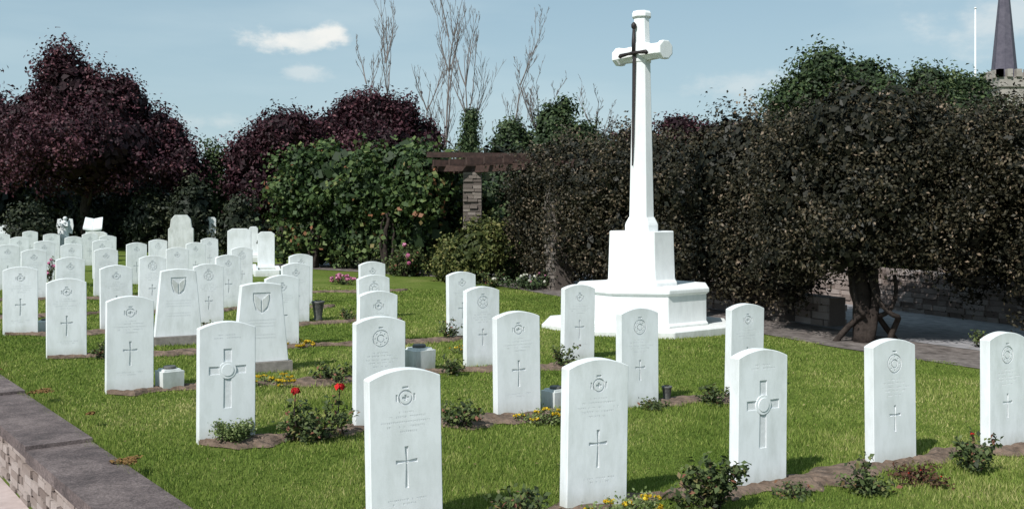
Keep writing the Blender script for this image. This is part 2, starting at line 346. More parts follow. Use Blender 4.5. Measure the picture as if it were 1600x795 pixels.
# ---------------- headstones -----------------
RA=math.radians(28.3); RD=(math.cos(RA),math.sin(RA))
W,H,TH=0.38,0.813,0.08
def top_profile(w=W,h=H,rise=0.045,n=14):
    pts=[(-w/2,-0.15),(w/2,-0.15)]
    for i in range(n+1):
        x=w/2-w*i/n; pts.append((x,h-rise*(2*x/w)**2))
    return pts
def extr(bm,pts,y0,y1,mi=0):
    a=[bm.verts.new((p[0],y0,p[1])) for p in pts]; b=[bm.verts.new((p[0],y1,p[1])) for p in pts]; n=len(pts)
    bm.faces.new(a).material_index=mi; bm.faces.new(b[::-1]).material_index=mi
    for i in range(n): bm.faces.new((a[i],b[i],b[(i+1)%n],a[(i+1)%n])).material_index=mi
def cross_pts(cx,cz,w,h,t,arm=0.3,fl=0.004):
    t2=t/2; za=cz+h/2-h*arm; hw=w/2; top=cz+h/2; bot=cz-h/2
    return [(cx-t2-fl,bot),(cx+t2+fl,bot),(cx+t2,za-t2),(cx+hw,za-t2-fl),(cx+hw,za+t2+fl),(cx+t2,za+t2),(cx+t2+fl,top),(cx-t2-fl,top),(cx-t2,za+t2),(cx-hw,za+t2+fl),(cx-hw,za-t2-fl),(cx-t2,za-t2)]
def ring_cut(bm,cx,cz,r0,r1,dep,n=24,yf=-TH/2):
    A=[]
    for r in (r0,r1):
        for y in (yf-0.02,yf+dep):
            A.append([bm.verts.new((cx+r*math.cos(2*math.pi*i/n),y,cz+r*math.sin(2*math.pi*i/n))) for i in range(n)])
    i0f,i0b,o0f,o0b=A
    for i in range(n):
        j=(i+1)%n
        bm.faces.new((i0f[i],i0f[j],o0f[j],o0f[i])); bm.faces.new((i0b[j],i0b[i],o0b[i],o0b[j]))
        bm.faces.new((o0f[i],o0f[j],o0b[j],o0b[i])); bm.faces.new((i0f[j],i0f[i],i0b[i],i0b[j]))
def carve_block(bm,x0,x1,z0,z1,dep,yf=-TH/2):
    extr(bm,[(x0,z0),(x1,z0),(x1,z1),(x0,z1)],yf-0.02,yf+dep)
def words(bm,zc,width,rd,hh=0.011,dep=0.0016):
    x=-width/2
    while x<width/2:
        if rd.random()<0.16: x+=0.014; continue
        wdt=rd.choice([0.003,0.004,0.006]); carve_block(bm,x,x+wdt,zc-hh/2+rd.choice([0,0,hh*.4]),zc+hh/2,dep); x+=wdt+0.006
def apply_bool(stone,cutbm):
    bmesh.ops.recalc_face_normals(cutbm,faces=cutbm.faces)
    cut=obj_bm('cut',cutbm,M_CARVE)
    md=stone.modifiers.new('b','BOOLEAN'); md.object=cut; md.operation='DIFFERENCE'; md.solver='EXACT'
    try: md.material_mode='TRANSFER'
    except Exception: pass
    dg=bpy.context.evaluated_depsgraph_get(); me=bpy.data.meshes.new_from_object(stone.evaluated_get(dg))
    stone.modifiers.clear(); bpy.data.objects.remove(cut); return me
def make_variant(kind,seed):
    rd=random.Random(seed); bm=bmesh.new(); extr(bm,top_profile(),-TH/2,TH/2); bmesh.ops.recalc_face_normals(bm,faces=bm.faces); bevel(bm,0.004,1,0.6)
    o=obj_bm('tmp',bm,M_STONE); c=bmesh.new()
    def T(zs,ws):
        for z,wd in zip(zs,ws): words(c,z,wd,rd)
    if kind=='A':
        ring_cut(c,0,.672,.030,.039,.006); extr(c,cross_pts(0,.672,.036,.03,.011,.5,.001),-TH/2-.02,-TH/2+.006)
        carve_block(c,-.016,.016,.716,.728,.005); carve_block(c,-.052,-.042,.655,.69,.004); carve_block(c,.042,.052,.655,.69,.004)
        T((.60,.578,.552,.53,.505),(.10,.2,.26,.2,.12)); extr(c,cross_pts(0,.33,.115,.205,.010,.36,.005),-TH/2-.02,-TH/2+.007)
        T((.17,.15),(.2,.15))
    elif kind=='B':
        extr(c,cross_pts(0,.43,.25,.40,.052,.36,.002),-TH/2-.02,-TH/2+.006)
        T((.72,.70),(.12,.18))
    elif kind=='C':
        ring_cut(c,0,.655,.055,.064,.006); ring_cut(c,0,.655,.022,.030,.006,16); carve_block(c,-.018,.018,.727,.74,.005)
        for k in range(8):
            a=k*math.pi/4; x=.043*math.cos(a); z=.655+.043*math.sin(a); carve_block(c,x-.005,x+.005,z-.005,z+.005,.004)
        T((.55,.528,.50,.478,.45),(.12,.2,.25,.18,.12)); extr(c,cross_pts(0,.30,.10,.17,.010,.36,.005),-TH/2-.02,-TH/2+.007)
    me=apply_bool(o,c); bpy.data.objects.remove(o)
    if kind=='B':
        b2=bmesh.new(); b2.from_mesh(me)
        for r,y,ww in ((.058,.010,0),(.040,.013,0)):
            n=20; bm_prism(b2,[[(r*math.cos(-2*math.pi*i/n),-TH/2+0.0045,.486+r*math.sin(-2*math.pi*i/n)) for i in range(n)],[(r*math.cos(-2*math.pi*i/n),-TH/2-(.003 if r>.05 else .007),.486+r*math.sin(-2*math.pi*i/n)) for i in range(n)]],0)
        b2.to_mesh(me); b2.free()
    return me
VAR={'A':make_variant('A',1),'A2':make_variant('A',2),'B':make_variant('B',3),'C':make_variant('C',4)}
def stone_pos(px,top,h=H):
    d=h*F/(top-325-0.02*(px-800)); return (px-800)*d/F,d
def headstone(px,top,kind,lean=None):
    x,y=stone_pos(px,top); o=bpy.data.objects.new('war_grave_headstone',VAR[kind]); rd=random.Random(int(px*7+top))
    o.location=(x,y,gz(x,y)); o.rotation_euler=(math.radians(rd.uniform(-1.3,1.3)),math.radians(rd.uniform(-.9,.9)),RA+math.radians(rd.uniform(-2,2))); link(o); return x,y
stones=[ (633,577,'A'),(927,561,'A2'),(1184,546,'B'),(1392,531,'C'),(1567,520,'C'),
 (353,503,'B'),(592,495,'C'),(808,487,'A'),(996,482,'C'),(1162,475,'A2'),
 (202,463,'A'),(588,455,'A2'),(752,448,'C'),(902,445,'A'),
 (104,435,'A2'),(440,430,'A'),(585,430,'C'),(721,425,'A'),
 (32,416,'A'),(182,414,'A'),(326,412,'C'),(461,411,'A'),(582,409,'A'),
 (109,401,'A'),(237,399,'C'),(357,398,'A'),(469,397,'A'),
 (53,388,'A'),(165,387,'A'),(276,386,'A'),(378,386,'C'),(-45,401,'A'),(-60,388,'A'),
 (12,380,'A'),(112,379,'A'),(213,378,'A'),(305,378,'A'),
 (69,374,'A'),(160,373,'A'),(247,373,'C'),(328,371,'A'),(-20,374,'A'),
 (30,367,'A'),(115,367,'A'),(80,362,'A'),(47,357,'A'),(3,361,'A'),(140,362,'A'),(168,366,'A')]
XY=[headstone(*s) for s in stones]
def taper_stone(px,top):
    x,y=stone_pos(px,top,0.86); e=empty('tapered_headstone',(x,y,gz(x,y))); e.rotation_euler=(0,0,RA)
    bm=bmesh.new(); extr(bm,[(-.26,.10),(.26,.10),(.19,.835),(.10,.852),(0,.86),(-.10,.852),(-.19,.835)],-.05,.05); bmesh.ops.recalc_face_normals(bm,faces=bm.faces); bevel(bm,.005,1,.6)
    o=obj_bm('tmp',bm,M_STONE); c=bmesh.new(); rd=random.Random(4)
    yf=-.05
    extr(c,[(-.085,.70),(-.06,.60),(0,.56),(.06,.60),(.085,.70),(.085,.765),(-.085,.765)],yf-.02,yf+.006)
    for k,zz in enumerate((.50,.47,.44,.36,.33)):
        xx=-.13
        while xx<.13:
            wv=rd.choice([.003,.006]); carve_block(c,xx,xx+wv,zz-.006,zz+.006,.0015,yf); xx+=wv+.007
    me=apply_bool(o,c); bpy.data.objects.remove(o); o=bpy.data.objects.new('slab',me); link(o,e)
    bm=bmesh.new()
    for s_ in (-1,1): extr(bm,[(s_*.008,.585),(s_*.05,.63),(s_*.07,.70),(s_*.07,.75),(s_*.035,.72),(s_*.01,.70)],-.051,-.043)
    bmesh.ops.recalc_face_normals(bm,faces=bm.faces); obj_bm('shield',bm,M_STONE2,e)
    bm=bmesh.new(); bm_box(bm,(0,0,.0),(.58,.17,.20)); bevel(bm,.01,1); obj_bm('plinth',bm,M_RUBBLED2,e); return x,y
XY+= [taper_stone(407,457),taper_stone(278,433)]
# ---------------- beds -----------------
rows=[((-.53,5.06),(-1.0,6.2),5),((-1.94,6.93),0,5),((-3.23,8.64),0,5),((-4.55,10.46),0,5),((-5.84,12.2),0,5),((-7.1,14.0),0,5),((-8.6,16.1),0,6)]
FN=(math.sin(RA),-math.cos(RA))
beds=[]
for (s,_,n) in rows:
    beds.append((s[0]-.18*RD[0],s[1]-.18*RD[1],1.135*(n-1)+(0.5 if n<6 else 2)))
def bed_ab(i,t):
    m=np.clip(.62+.5*np.sin(t*2.77+i*1.3)+.25*np.sin(t*6.9+i),0.12,1)
    a=(.27+.05*np.sin(t*13+i*2)+.03*np.sin(t*31+i))*m+.03; b=-(.09+.04*np.sin(t*6.3+i*1.7)+.03*np.sin(t*17+i)); return a,b
beds[0]=(beds[0][0],beds[0][1],beds[0][2]+2.0)
for i,(bx,by,L) in enumerate(beds):
    bm=bmesh.new(); prev=None; n=int(L/.04)
    for k in range(n+1):
        t=L*k/n; a,b=bed_ab(i,t); endf=min(1,min(t,L-t)/.2+.05)
        row=[]
        for q in np.linspace(0,1,9):
            o=(b+(a-b)*q)*endf; x=bx+RD[0]*t+FN[0]*o; y=by+RD[1]*t+FN[1]*o
            row.append(bm.verts.new((x,y,gz(x,y)+.006+.018*math.sin(q*math.pi)+random.uniform(0,.02)*(0<q<1))))
        if prev:
            for j in range(8): bm.faces.new((prev[j],row[j],row[j+1],prev[j+1]))
        prev=row
    bmesh.ops.recalc_face_normals(bm,faces=bm.faces); obj_bm('flower_bed_soil',bm,M_SOIL)

# ---------------- pergola line -----------------
Q=[(9.0,6.3),(4.6,12.8),(0.95,20.5),(-1.0,24.0),(-6.4,27.2)]
def offs(poly,o):
    out=[]
    for i,p in enumerate(poly):
        ns=[]
        for a,b in ((i-1,i),(i,i+1)):
            if a<0 or b>=len(poly): continue
            d=Vector((poly[b][0]-poly[a][0],poly[b][1]-poly[a][1])).normalized(); ns.append(Vector((d.y,-d.x)))
        n=sum(ns,Vector((0,0)))/len(ns); n/= n.length**2
        out.append((p[0]+n.x*o,p[1]+n.y*o))
    return out
def strip(name,poly,o0,o1,dz,mat,m=4):
    A=offs(poly,o0); B=offs(poly,o1); bm=bmesh.new(); prev=None
    for i in range(len(A)-1):
        K=12
        for k in range(K+1):
            if i>0 and k==0: continue
            row=[]
            for j in range(m+1):
                q=j/m
                a=Vector(A[i]).lerp(Vector(A[i+1]),k/K); b=Vector(B[i]).lerp(Vector(B[i+1]),k/K); p=a.lerp(b,q)
                row.append(bm.verts.new((p.x,p.y,gz(p.x,p.y)+dz)))
            if prev:
                for j in range(m): bm.faces.new((prev[j],row[j],row[j+1],prev[j+1]))
            prev=row
    bmesh.ops.recalc_face_normals(bm,faces=bm.faces)
    return obj_bm(name,bm,mat)
strip('gravel_path',Q,-0.75,0.6,0.008,M_PATH)
strip('pergola_paving',Q,0.6,4.2,0.012,M_PAVE)
perg=empty('pergola')
bm=bmesh.new(); lay=bm.faces.layers.float.new('tint')
def pillar(p,d,hh,seed,w_=.42):
    rubble(bm,lay,(p[0]-d[0]*w_/2,p[1]-d[1]*w_/2),(p[0]+d[0]*w_/2,p[1]+d[1]*w_/2),gz,hh,w_,.075,.12,.28,seed,.03)
D1=Vector((-3.65,7.7)).normalized()
FRONT=[(-.9,23.4),(.95,20.6),(2.75,18.1),(4.15,15.5),(6.75,12.5)]
for i,p in enumerate(FRONT): pillar(p,(1,0) if i==0 else D1,2.42,i)
BACK=[(p[0]+D1.y*3.6,p[1]-D1.x*3.6) for p in FRONT]
for i,p in enumerate(BACK): pillar(p,D1,2.42,i+50)
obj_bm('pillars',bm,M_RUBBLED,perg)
bm=bmesh.new()
def beam(a,b,z,w_=.12,h_=.15,ext=.25):
    a=Vector(a[:2]); b=Vector(b[:2]); v=b-a; c=(a+b)/2; bm_box(bm,(c.x,c.y,gz(c.x,c.y)+z),(v.length+2*ext,w_,h_),math.atan2(v.y,v.x))
for k,o in ((0,FRONT[:4]),(1,BACK[:4])):
    for i in range(len(o)-1): beam(o[i],o[i+1],2.50+.003*i,.14,.15,.1 if i else .9)
for i in range(5):
    q=-.15+i*.22; a=Vector(FRONT[0]).lerp(Vector(FRONT[1]),q); b=Vector(BACK[0]).lerp(Vector(BACK[1]),q)
    v=(b-a).normalized(); beam(a-v*.7,b+v*.3,2.655+.002*i,.09,.15,0)
beam((-2.5,24.2),(-.9,23.35),2.50,.13,.15,.3); beam((-1.9,22.9),(.9,23.6),2.80,.09,.12,0); beam((-1.7,23.9),(1.1,24.4),2.66,.09,.14,0)
obj_bm('timber_beams',bm,M_WOOD,perg)
bm=bmesh.new(); lay=bm.faces.layers.float.new('tint')
P=offs(Q,3.8)
for i in range(3): rubble(bm,lay,P[i],P[i+1],gz,.70,.34,.085,.14,.4,70+i,.03)
P=offs(Q[1:4],.9)
rubble(bm,lay,Vector(P[0]).lerp(Vector(P[1]),.2),Vector(P[0]).lerp(Vector(P[1]),.97),gz,.42,.34,.085,.14,.4,90,.03)
obj_bm('low_rubble_wall',bm,M_RUBBLE)

# ---------------- cross of sacrifice -----------------
cx,cy=1.81,14.3; g=gz(cx,cy)
crossE=empty('cross_of_sacrifice',(cx,cy,g)); PH=math.atan2(-.6,-.8)
def octr(R,z,sq=1.0):
    return [(R*math.cos(PH+math.pi/8+k*math.pi/4),R*math.sin(PH+math.pi/8+k*math.pi/4),z) for k in range(8)]
def octstack(name,spec,bw=0.006):
    bm=bmesh.new(); bm_prism(bm,[octr(R,z) for R,z in spec]); bmesh.ops.recalc_face_normals(bm,faces=bm.faces); bevel(bm,bw,1,.3); return obj_bm(name,bm,M_CROSS,crossE)
o=octstack('bottom_step',[(1.36,-.1),(1.36,.085)],.012); o.location=(-.09,-.02,0)
octstack('octagonal_base',[(.97,.085),(.97,.11),(.945,.14),(.945,.50),(.965,.515),(.985,.53),(.985,.575),(.965,.60)],.005)
octstack('pedestal',[(.525,.60),(.525,.64),(.495,.68),(.475,1.28),(.475,1.335)],.006)
octstack('shaft_foot',[(.245,1.335),(.245,1.42),(.235,1.45),(.190,1.53)],.004)
octstack('shaft',[(.182,1.53),(.130,3.70),(.128,3.72)],.003)
octstack('shaft_head',[(.127,3.90),(.112,4.28),(.112,4.30)],.003)
octstack('finial_cap',[(.125,4.30),(.14,4.315),(.14,4.36),(.12,4.395)],.003)
nf=Vector((-.8,-.6,0)); ax=Vector((.6,-.8,0))
bm=bmesh.new()
def octarm(specs):
    rings=[]
    for s,r in specs:
        ring=[]
        for k in range(8):
            t=math.pi/8+k*math.pi/4; ring.append(ax*s+nf*(r*math.cos(t))+Vector((0,0,3.81+r*math.sin(t))))
        rings.append(ring)
    bm_prism(bm,rings)
octarm([(-.48,.120),(-.475,.135),(-.40,.135),(-.385,.110),(-.14,.118),(0,.125),(.14,.118),(.385,.110),(.40,.135),(.475,.135),(.48,.120)])
bmesh.ops.recalc_face_normals(bm,faces=bm.faces); bevel(bm,.003,1,.3); obj_bm('cross_arms',bm,M_CROSS,crossE)
bm=bmesh.new(); bm_prism(bm,[octr(.128,3.67),octr(.1415,3.69),octr(.1415,3.93),octr(.127,3.95)]); bmesh.ops.recalc_face_normals(bm,faces=bm.faces); obj_bm('crossing',bm,M_CROSS,crossE)
bm=bmesh.new()
def fp(s,o,z): return ax*s+nf*o+Vector((0,0,z))
def so_(z): return .125+.048*max(0,(3.72-z)/2.2)
rings=[]
for z,wd in ((3.80,.034),(3.2,.029),(2.6,.022),(2.36,.014),(2.24,.002)):
    o=so_(z)+.02; rings.append([fp(-wd,o,z),fp(0,o+.014,z),fp(wd,o,z),fp(0,o-.014,z)])
bm_prism(bm,rings)
bm_tube(bm,[fp(0,.16,3.80),fp(0,.155,3.95),fp(0,.15,4.14)],[.022,.027,.018],8)
bm_tube(bm,[fp(0,.15,4.13),fp(0,.15,4.16),fp(0,.15,4.20),fp(0,.15,4.23)],[.016,.036,.036,.012],8)
bm_tube(bm,[fp(-.27,.165,3.77),fp(-.25,.165,3.79),fp(-.1,.165,3.80),fp(0,.165,3.80),fp(.1,.165,3.80),fp(.25,.165,3.79),fp(.27,.165,3.77)],[.026,.03,.02,.028,.02,.03,.026],8)
bmesh.ops.recalc_face_normals(bm,faces=bm.faces); obj_bm('bronze_sword',bm,M_BRONZE,crossE)

# ---------------- climber masses on pergola -----------------
def mass(name,blobs,mat,nsub,subr,nleaf,size,stems,**kw):
    e=empty(name); crown('foliage',blobs,nsub,subr,nleaf,size,mat,e,**kw)
    bm=bmesh.new(); rd=random.Random(len(name))
    for (x,y,top,r) in stems:
        for k in range(4):
            p=[]; a0=rd.uniform(0,6); tw=rd.uniform(1.0,2.2)
            for i in range(12):
                q=i/11; rr=(.06+.10*math.sin(q*math.pi))*(1 if k else .4)
                p.append((x+rr*math.cos(a0+tw*q)+q*rd.uniform(-.04,.04),y+rr*math.sin(a0+tw*q),gz(x,y)-.05+q*top))
            bm_tube(bm,p,[r*(1.25-.7*i/11)*(1 if k==0 else .5) for i in range(12)],7)
    obj_bm('woody_stems',bm,M_BARK,e); return e
mass('climbing_shrub',[(4.5,13.2,2.5,1.1,1.1,.92),(3.9,13.5,1.8,.68,.9,.98),(5.3,13.3,2.3,.9,.95,.82),(4.6,12.9,1.8,1.05,.85,.95),(4.9,14.6,2.2,1.3,1.2,.95),(3.75,14.0,1.9,.5,.8,.85),(5.6,12.8,1.6,.6,.7,.75),(4.2,12.8,1.25,.65,.6,.55),(4.8,14.9,1.3,1.5,.6,.55),(3.7,13.8,1.05,.45,.5,.55),(5.15,12.8,1.3,.5,.5,.45)],L_DARK,900,.24,115000,.052,[(4.45,13.0,1.5,.12)],zmin=.60,core=.14,sprigs=.25,shell=(.7,1.1),tv=.26)
e=bpy.data.objects['climbing_shrub']
bm=bmesh.new()  # looping old stems at the foot
rd=random.Random(3)
for (x0,y0,amp,s) in ((4.10,12.95,.16,1),(4.95,13.0,.20,-1),(4.75,12.85,.13,1)):
    p=[]
    for i in range(22):
        q=i/21; a=q*5.2
        p.append((x0+amp*math.sin(a*.9)*s+ (4.6-x0)*q*.8,y0+.10*math.cos(a),gz(x0,y0)-.03+.60*q*1.4+.10*math.sin(a*1.3)))
    bm_tube(bm,p,[.034*(1.2-.5*i/21) for i in range(22)],7)
obj_bm('looping_stems',bm,M_BARK,e)
mass('climbing_shrub',[(6.45,12.6,2.15,.95,1.0,.9),(6.6,12.7,1.1,.75,.9,1.1),(7.4,11.6,2.1,1.2,1.3,1.0),(5.95,13.0,2.2,.75,.8,.8),(7.2,10.9,1.5,.9,1,1.4),(6.6,14.4,1.9,1.3,1,1.2),(6.0,13.3,1.2,.55,.6,.95)],L_DARK,680,.25,95000,.052,[(6.6,12.5,1.6,.09)],zmin=.05,core=.14,sprigs=.25,shell=(.7,1.1),tv=.26)
mb=[]
for k in range(9):
    q=k/8; x=3.75+(0.35-3.75)*q+.2; y=14.9+(21.9-14.9)*q+.3
    mb.append((x,y,2.05+.15*math.sin(k*2.1),.9,1.1,1.05+.12*math.sin(k*1.3))); mb.append((x+.02,y,.95,.78,.95,.95))
mass('climbing_shrub',mb,L_DARK,1150,.27,120000,.062,[(3.4,15.6,1.5,.05),(2.1,18.4,1.5,.05)],zmin=.10,core=.14,sprigs=.25,shell=(.7,1.1),tv=.26)
vb=[]
for k in range(7):
    q=k/6; x=-1.9+(-5.55+1.9)*q; y=24.4+(26.8-24.4)*q
    vb.append((x,y,2.25+.18*math.sin(k*1.7),.85,.95,.95)); vb.append((x-.05,y+.35,.95,.75,.75,1.0))
mass('grape_vine',vb,L_VINE,300,.34,36000,.13,[(-3,24.6,1.5,.07),(-5,26,1.5,.07)],zmin=.12,core=.14,aspect=.85,sprigs=.25,shell=(.62,1.22),tv=.28)
vb=[(-.3,25.2,1.4,.9,.7,.9),(.5,25.6,1.7,1.0,1,.8),(-1.2,25.8,1.2,.9,.8,1.0)]
mass('grape_vine',vb,L_GREEN,120,.32,13000,.13,[(-.3,24.8,1.5,.05)],zmin=.1,aspect=.8)

# ---------------- trees behind -----------------
def px2x(px,d): return (px-800)*d/F
def zz(py,d): return EYE+(325-py)*d/F
def blob(px,py,d,rpx,rpy,ry=None): 
    rx=rpx*d/F; return (px2x(px,d),d,zz(py,d),rx,ry or rx*.9,rpy*d/F)
T=lambda l,d:[blob(a,b,d+dd,c,e_) for a,b,c,e_,dd in l]
sk=dict(sprigs=.25,shell=(.62,1.16))
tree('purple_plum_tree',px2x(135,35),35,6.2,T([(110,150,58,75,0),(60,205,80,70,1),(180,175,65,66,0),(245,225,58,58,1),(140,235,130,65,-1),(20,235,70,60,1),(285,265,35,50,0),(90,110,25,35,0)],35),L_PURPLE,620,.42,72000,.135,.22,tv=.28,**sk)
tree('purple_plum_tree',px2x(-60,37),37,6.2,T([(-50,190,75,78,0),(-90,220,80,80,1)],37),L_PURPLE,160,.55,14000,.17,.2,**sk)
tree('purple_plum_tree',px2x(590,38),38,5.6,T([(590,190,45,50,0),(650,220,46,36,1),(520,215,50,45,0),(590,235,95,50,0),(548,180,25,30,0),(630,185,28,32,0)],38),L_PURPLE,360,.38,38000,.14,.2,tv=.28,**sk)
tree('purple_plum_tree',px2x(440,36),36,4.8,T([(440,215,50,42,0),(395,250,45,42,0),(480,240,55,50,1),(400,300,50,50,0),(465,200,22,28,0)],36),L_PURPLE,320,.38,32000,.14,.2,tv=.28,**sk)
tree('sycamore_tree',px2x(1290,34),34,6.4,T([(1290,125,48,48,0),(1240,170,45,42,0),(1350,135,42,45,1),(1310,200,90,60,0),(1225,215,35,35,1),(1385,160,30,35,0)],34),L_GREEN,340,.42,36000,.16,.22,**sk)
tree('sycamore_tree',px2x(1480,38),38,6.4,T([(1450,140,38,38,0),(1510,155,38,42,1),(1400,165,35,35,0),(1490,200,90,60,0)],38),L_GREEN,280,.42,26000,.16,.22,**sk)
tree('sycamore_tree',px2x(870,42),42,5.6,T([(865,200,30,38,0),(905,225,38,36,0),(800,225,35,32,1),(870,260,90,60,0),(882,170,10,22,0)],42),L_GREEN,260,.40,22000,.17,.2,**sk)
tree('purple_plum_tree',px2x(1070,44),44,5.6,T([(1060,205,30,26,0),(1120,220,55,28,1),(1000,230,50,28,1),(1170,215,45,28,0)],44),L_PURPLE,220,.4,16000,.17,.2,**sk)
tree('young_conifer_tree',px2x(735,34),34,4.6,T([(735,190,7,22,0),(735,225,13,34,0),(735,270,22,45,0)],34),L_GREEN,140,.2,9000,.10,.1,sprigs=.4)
hb=[]
for i in range(46):
    px=-160+i*42; d=41+3*math.sin(i*1.9); top=262+16*math.sin(i*1.3)+12*math.sin(i*3.7)
    if 640<px<830: top-=35
    if px>980: top-=20
    z=zz(top,d); hb.append((px2x(px,d),d,z*.5,1.5,1.3,z*.55))
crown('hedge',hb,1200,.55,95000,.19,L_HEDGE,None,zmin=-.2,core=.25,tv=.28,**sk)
hb=[]; P=offs(Q,6.2)
for i in range(3):
    a=Vector(P[i]); b=Vector(P[i+1]); n=int((b-a).length/1.1)
    for k in range(n): 
        p=a.lerp(b,k/n); hb.append((p.x,p.y,1.15,.95,.95,1.35+.15*math.sin(k*2.3)))
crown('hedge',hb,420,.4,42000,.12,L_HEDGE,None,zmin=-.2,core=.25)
for (px,d,py,rp,m) in ((300,33,300,36,L_HEDGE),(330,36,265,28,L_GREEN),(45,30,340,34,L_HEDGE),(230,34,320,40,L_HEDGE),(375,31,330,34,L_HEDGE),(150,36,325,60,L_HEDGE)):
    x=px2x(px,d); e=empty('shrub'); r=rp*d/F; z=zz(py,d)
    crown('foliage',[(x,d,z*.6,r,r,z*.75)],60,.3,6500,.12,m,e,zmin=0)
    bm=bmesh.new(); limbs(bm,(x,d,gz(x,d)-.1),(x,d,z),.06,6,.5,int(px)); obj_bm('stems',bm,M_BARK,e)
db=[]
for i in range(80):
    px=-500+i*33; d=120+15*math.sin(i*2.3); z=zz(292+7*math.sin(i*1.7)+6*math.sin(i*4.1),d); db.append((px2x(px,d),d,z*.45,3.6,3,z*.6))
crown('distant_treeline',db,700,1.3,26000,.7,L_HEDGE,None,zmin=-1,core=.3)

# bare trees
def bare(name,px,toppy,d,seed,spread=1.0):
    rd=random.Random(seed); x=px2x(px,d); ztop=zz(toppy,d); bm=bmesh.new()
    def br(p,dirv,L,r,dep):
        n=6; pts=[p]; dd=dirv.copy()
        for i in range(n):
            dd=(dd+Vector((rd.uniform(-.10,.10),rd.uniform(-.10,.10),.07))).normalized(); pts.append(pts[-1]+dd*L/n)
        bm_tube(bm,pts,[max(.007,r*(1-.85*i/n)) for i in range(n+1)],5 if dep<2 else 3,False)
        if dep<4:
            k=(9,5,4,3)[dep]
            for j in range(k):
                i=rd.randint(2,n) if dep==0 else rd.randint(1,n)
                a=rd.uniform(0,6.28); nd=(dd*1.0+Vector((math.cos(a),math.sin(a),.1))*.5*spread).normalized()
                br(pts[i],nd,L*rd.uniform(.25,.45),max(.008,r*.40),dep+1)
    br(Vector((x,d,-.2)),Vector((rd.uniform(-.04,.04),0,1)),ztop*.88,.09,0)
    obj_bm(name,bm,M_BAREB)
for px,py,d,s,sp in ((605,50,48,1,.9),(685,5,47,2,.8),(735,40,50,3,.8),(568,90,46,8,.9),(775,85,49,5,1.0),(825,140,46,6,1.1),(930,175,44,9,1.5),(655,90,50,14,.9)): bare('bare_tree',px,py,d,s,sp)

# ---------------- church -----------------
d=120; xc=px2x(1577,d); ch=empty('church_tower'); s=d/F
zt=zz(124,d)
bm=bmesh.new(); bm_box(bm,(xc,d,zt/2),(58*s,58*s,zt)); 
for zq in (zt-1.0,zt*.55): bm_box(bm,(xc,d,zq),(58*s+.4,58*s+.4,.3))
for a in range(5):
    for (ix,iy) in ((a,0),(a,4),(0,a),(4,a)):
        bm_box(bm,(xc+(ix-2)*58*s/4*.96,d+(iy-2)*58*s/4*.96,zt+.45),(.62,.62,.9))
bm_box(bm,(xc-6,d+12,3.5),(10,24,7)); obj_bm('tower',bm,M_CHURCH,ch)
bm=bmesh.new()
for k in (-.9,.9): extr(bm,[(xc+k-.45,zt-6),(xc+k+.45,zt-6),(xc+k+.45,zt-3.6),(xc+k,zt-2.8),(xc+k-.45,zt-3.6)],d-29*s-.03,d-29*s+.2)
obj_bm('belfry_windows',bm,M_DARK,ch)
bm=bmesh.new(); zs=zz(-80,d)
bm_prism(bm,[[(xc-8*s+R*math.cos(math.pi/8+k*math.pi/4),d+R*math.sin(math.pi/8+k*math.pi/4),z) for k in range(8)] for R,z in ((19.5*s,zt+.1),(18.5*s,zt+1.2),(.08,zs))]); obj_bm('spire',bm,M_SLATE,ch)
bm=bmesh.new(); xf=px2x(1524,d); bm_tube(bm,[(xf,d,0),(xf,d,zz(14,d))],[.16,.08],8); bm_tube(bm,[(xf,d,zz(14,d)),(xf,d,zz(12,d))],[.16,.12],8); obj_bm('flagpole',bm,M_WHITEP)

# ---------------- private memorials at the back -----------------
def memorial(px,toppy,wpx,d,kind):
    x=px2x(px,d); g=gz(x,d); z=zz(toppy,d)-g; w_=wpx*d/F; bm=bmesh.new()
    if kind=='shoulder':
        h=w_/2; extr(bm,[(-h,.25),(h,.25),(h,z*.78),(h*.86,z*.8),(h*.78,z*.93),(h*.5,z),(-h*.5,z),(-h*.78,z*.93),(-h*.86,z*.8),(-h,z*.78)],-.07,.07); bm_box(bm,(0,0,.08),(w_*1.5,.5,.2)); bm_box(bm,(0,0,.215),(w_*1.2,.32,.07))
    elif kind=='block':
        h=w_/2; extr(bm,[(-h,.12),(h,.12),(h,z*.94),(h*.6,z),(-h*.6,z),(-h,z*.94)],-.06,.06); bm_box(bm,(0,0,.055),(w_*1.3,.35,.13))
        for sx in (-1,1): bm_box(bm,(sx*w_*.62,-1.0,.06),(.1,1.6,.16))
        bm_box(bm,(0,-1.83,.06),(w_*1.34,.1,.16))
    elif kind=='book':
        h=w_/2; bm_box(bm,(0,0,(z-.3)/2),(w_*.8,.35,z-.3),0,0,.9)
        for sx in (-1,1):
            v=[bm.verts.new(p) for p in ((0,-.2,z-.36),(sx*h,-.2,z-.31),(sx*h*.92,.15,z+.0),(0,.15,z-.05),(0,-.2,z-.30),(sx*h,-.2,z-.25),(sx*h*.92,.15,z+.06),(0,.15,z+.01))]
            for f in ((0,1,2,3),(4,5,6,7),(0,1,5,4),(1,2,6,5),(2,3,7,6),(3,0,4,7)): bm.faces.new([v[i] for i in f])
    bmesh.ops.recalc_face_normals(bm,faces=bm.faces); bevel(bm,.008,1,.5)
    o=obj_bm('memorial_headstone' if kind!='book' else 'open_book_memorial',bm,M_STONE2 if kind=='shoulder' else M_STONE); o.location=(x,d,g); o.rotation_euler=(0,0,.25)
for a in ((283,336,38,22,'shoulder'),(374,357,36,25,'block'),(416,362,26,24.5,'block'),(330,339,15,33,'block'),(146,342,28,30,'book'),(150,362,42,28,'shoulder'),(396,354,14,30,'block'),(8,352,14,34,'block')): memorial(*a)
